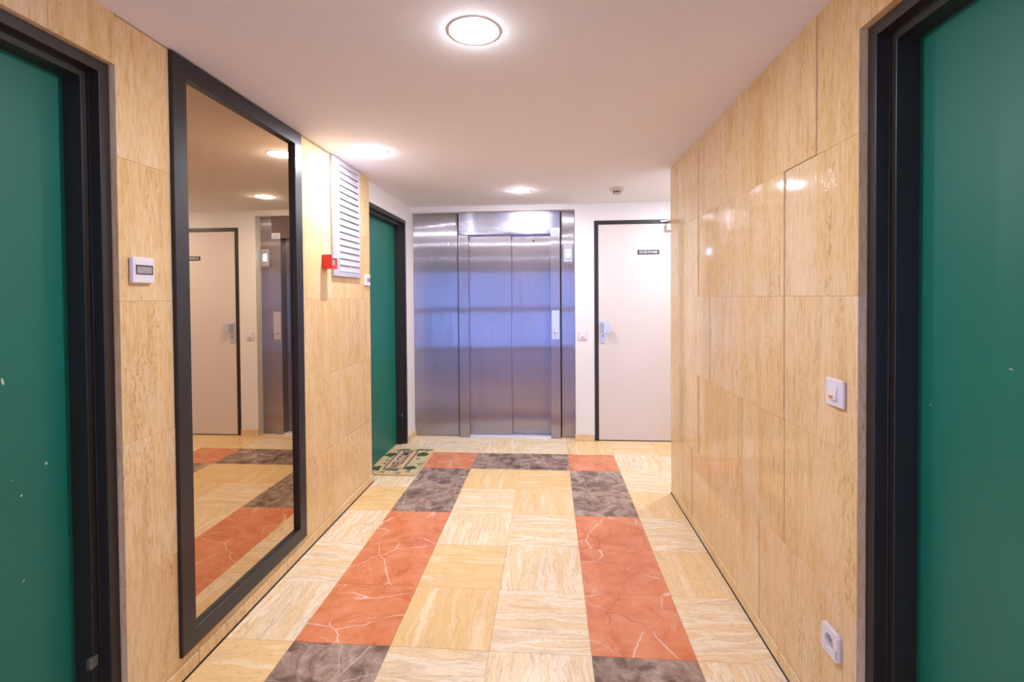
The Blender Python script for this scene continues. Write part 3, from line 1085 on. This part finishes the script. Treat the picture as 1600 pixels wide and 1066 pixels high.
# louvred vent
VY0, VY1, VZ0, VZ1 = 2.904, 3.336, 1.535, 2.284
vent = thing('vent_grille', 'grey metal louvred vent reaching the ceiling beside the red call point', 'vent', (FL, (VY0 + VY1) / 2, VZ0))
f = FL + 0.014
box('back_plate', (FL, VY0 + 0.01, VZ0 + 0.01), (FL + 0.002, VY1 - 0.01, VZ1 - 0.01), 'black', vent)
box('frame_stile', (FL, VY0, VZ0), (f, VY0 + 0.062, VZ1), 'grille', vent, bevel=0.001)
box('frame_stile', (FL, VY0 + 0.0625, VZ0 + 0.031), (f - 0.003, 3.006, VZ1 - 0.031), 'grille', vent, bevel=0.001)
box('frame_stile', (FL, VY1 - 0.016, VZ0), (f, VY1, VZ1), 'grille', vent, bevel=0.001)
box('frame_rail', (FL, VY0 + 0.0625, VZ0), (f, VY1 - 0.0165, VZ0 + 0.030), 'grille', vent, bevel=0.001)
box('frame_rail', (FL, VY0 + 0.0625, VZ1 - 0.030), (f, VY1 - 0.0165, VZ1), 'grille', vent, bevel=0.001)
ns = 16
pz = (VZ1 - 0.032 - (VZ0 + 0.032)) / ns
slat_me = None
for k in range(ns):
    zb = VZ0 + 0.032 + k * pz
    zt = zb + pz
    cz = (zb + zt) / 2
    if slat_me is None:
        s = prism('slat', [(f - 0.001, 3.007, zb + 0.001), (f - 0.0022, 3.007, zb + 0.001), (FL + 0.003, 3.007, zt - 0.003 + 0.004), (FL + 0.0042, 3.007, zt - 0.003 + 0.004)], (0, VY1 - 0.0165 - 3.007, 0), 'grille', vent)
        slat_me, base = s.data, s.location.copy()
    else:
        s = link('slat', slat_me, (0, 0, 0), None, vent)
        s.location = base + Vector((0, 0, k * pz))
box('latch_slot', (f - 0.001, 2.942, 1.885), (f + 0.0008, 2.949, 1.921), 'black', vent)
for z in (1.926, 2.232):
    lathe('screw', [(0.0, 0.001), (0.004, 0.0008), (0.0045, 0.0)], (f, 2.940, z), (1, 0, 0), 'ink_grey', vent, 12)

# red manual call point
cp = thing('fire_call_point', 'red manual fire call point box beside the louvred vent', 'fire alarm', (FL, 2.815, 1.570))
CX = FL + 0.060
boxes('body', [((FL, 2.780, 1.572), (CX - 0.006, 2.853, 1.655)),
               ((CX - 0.006, 2.780, 1.634), (CX, 2.853, 1.655)), ((CX - 0.006, 2.780, 1.572), (CX, 2.853, 1.592)),
               ((CX - 0.006, 2.780, 1.592), (CX, 2.786, 1.634)), ((CX - 0.006, 2.838, 1.592), (CX, 2.853, 1.634))], 'red_plastic', cp)
box('label_strip', (CX, 2.785, 1.637), (CX + 0.0008, 2.848, 1.653), 'text_white', cp)
gl = box('glass_front', (CX - 0.006, 2.786, 1.592), (CX - 0.0035, 2.838, 1.634), 'ink_grey', cp)
lathe('press_point', [(0.0, 0.0006), (0.005, 0.0006), (0.005, 0.0)], (CX - 0.0035, 2.812, 1.612), (1, 0, 0), 'name_card', cp, 16)

# ------------------------------------------------------------------ doormat
mx0, mx1, my0, my1, mh = -1.452, -1.050, 3.672, 4.305, 0.013
mat_o = thing('doormat', 'patterned coir doormat with lettering before the far green door', 'doormat', ((mx0 + mx1) / 2, (my0 + my1) / 2, 0.0005))
# the mat lies clear of the door frame: its inner end is narrower than the opening
box('mat_base', (mx0, my0, 0.0006), (mx1, my1, mh), 'coir', mat_o, bevel=0.003)
ix0, ix1, iy0, iy1 = -1.338, -1.186, 3.800, 4.243
box('centre_panel', (ix0, iy0, mh), (ix1, iy1, mh + 0.0008), 'mat_tan', mat_o)
bw = 0.010
boxes('centre_border', [((ix0 - bw, iy0 - bw, mh), (ix0, iy1 + bw, mh + 0.001)), ((ix1, iy0 - bw, mh), (ix1 + bw, iy1 + bw, mh + 0.001)),
                        ((ix0, iy0 - bw, mh), (ix1, iy0, mh + 0.001)), ((ix0, iy1, mh), (ix1, iy1 + bw, mh + 0.001))], 'mat_black', mat_o)
text('mat_lettering', 'WELCOME', 0.118, ((ix0 + ix1) / 2, (iy0 + iy1) / 2, mh + 0.0009), (0, 1, 0), (-1, 0, 0), 'mat_black', mat_o, 0.0003, 0.0016, 0.76)


def blot(cx, cy, rx, ry_, name, mt, wob=0.25, n=14):
    pts = []
    for k in range(n):
        a = 2 * math.pi * k / n
        r = 1 + random.uniform(-wob, wob)
        pts.append((min(max(cx + math.cos(a) * rx * r, mx0 + 0.004), mx1 - 0.004), min(max(cy + math.sin(a) * ry_ * r, my0 + 0.004), my1 - 0.004), mh))
    prism(name, pts, (0, 0, 0.0007), mt, mat_o)


for cx, cy, a, b in ((-1.125, 4.16, 0.05, 0.055), (-1.128, 3.82, 0.042, 0.05), (-1.395, 4.13, 0.045, 0.05), (-1.405, 3.79, 0.04, 0.055), (-1.16, 4.277, 0.06, 0.016), (-1.31, 4.277, 0.055, 0.016), (-1.27, 3.765, 0.07, 0.016), (-1.08, 4.285, 0.022, 0.012)):
    blot(cx, cy, a, b, 'leaf_print', 'mat_green', 0.3)


def paw(cx, cy, ang):
    blot(cx, cy, 0.010, 0.010, 'paw_print', 'mat_black', 0.15, 8)
    for da in (-0.8, 0.0, 0.8):
        blot(cx + 0.022 * math.cos(ang + da), cy + 0.022 * math.sin(ang + da), 0.006, 0.007, 'paw_print', 'mat_black', 0.1, 7)


for cx, cy, a in ((-1.13, 4.03, 1.2), (-1.135, 3.73, 0.4), (-1.38, 3.98, 1.0), (-1.37, 3.90, 2.0), (-1.20, 3.70, 0.3), (-1.32, 3.71, 2.4), (-1.37, 4.24, 0.8), (-1.10, 4.24, 1.5), (-1.08, 3.90, 1.5)):
    paw(cx, cy, a)

# one identifier to end on: keep the random state away from later edits
random.seed(1)
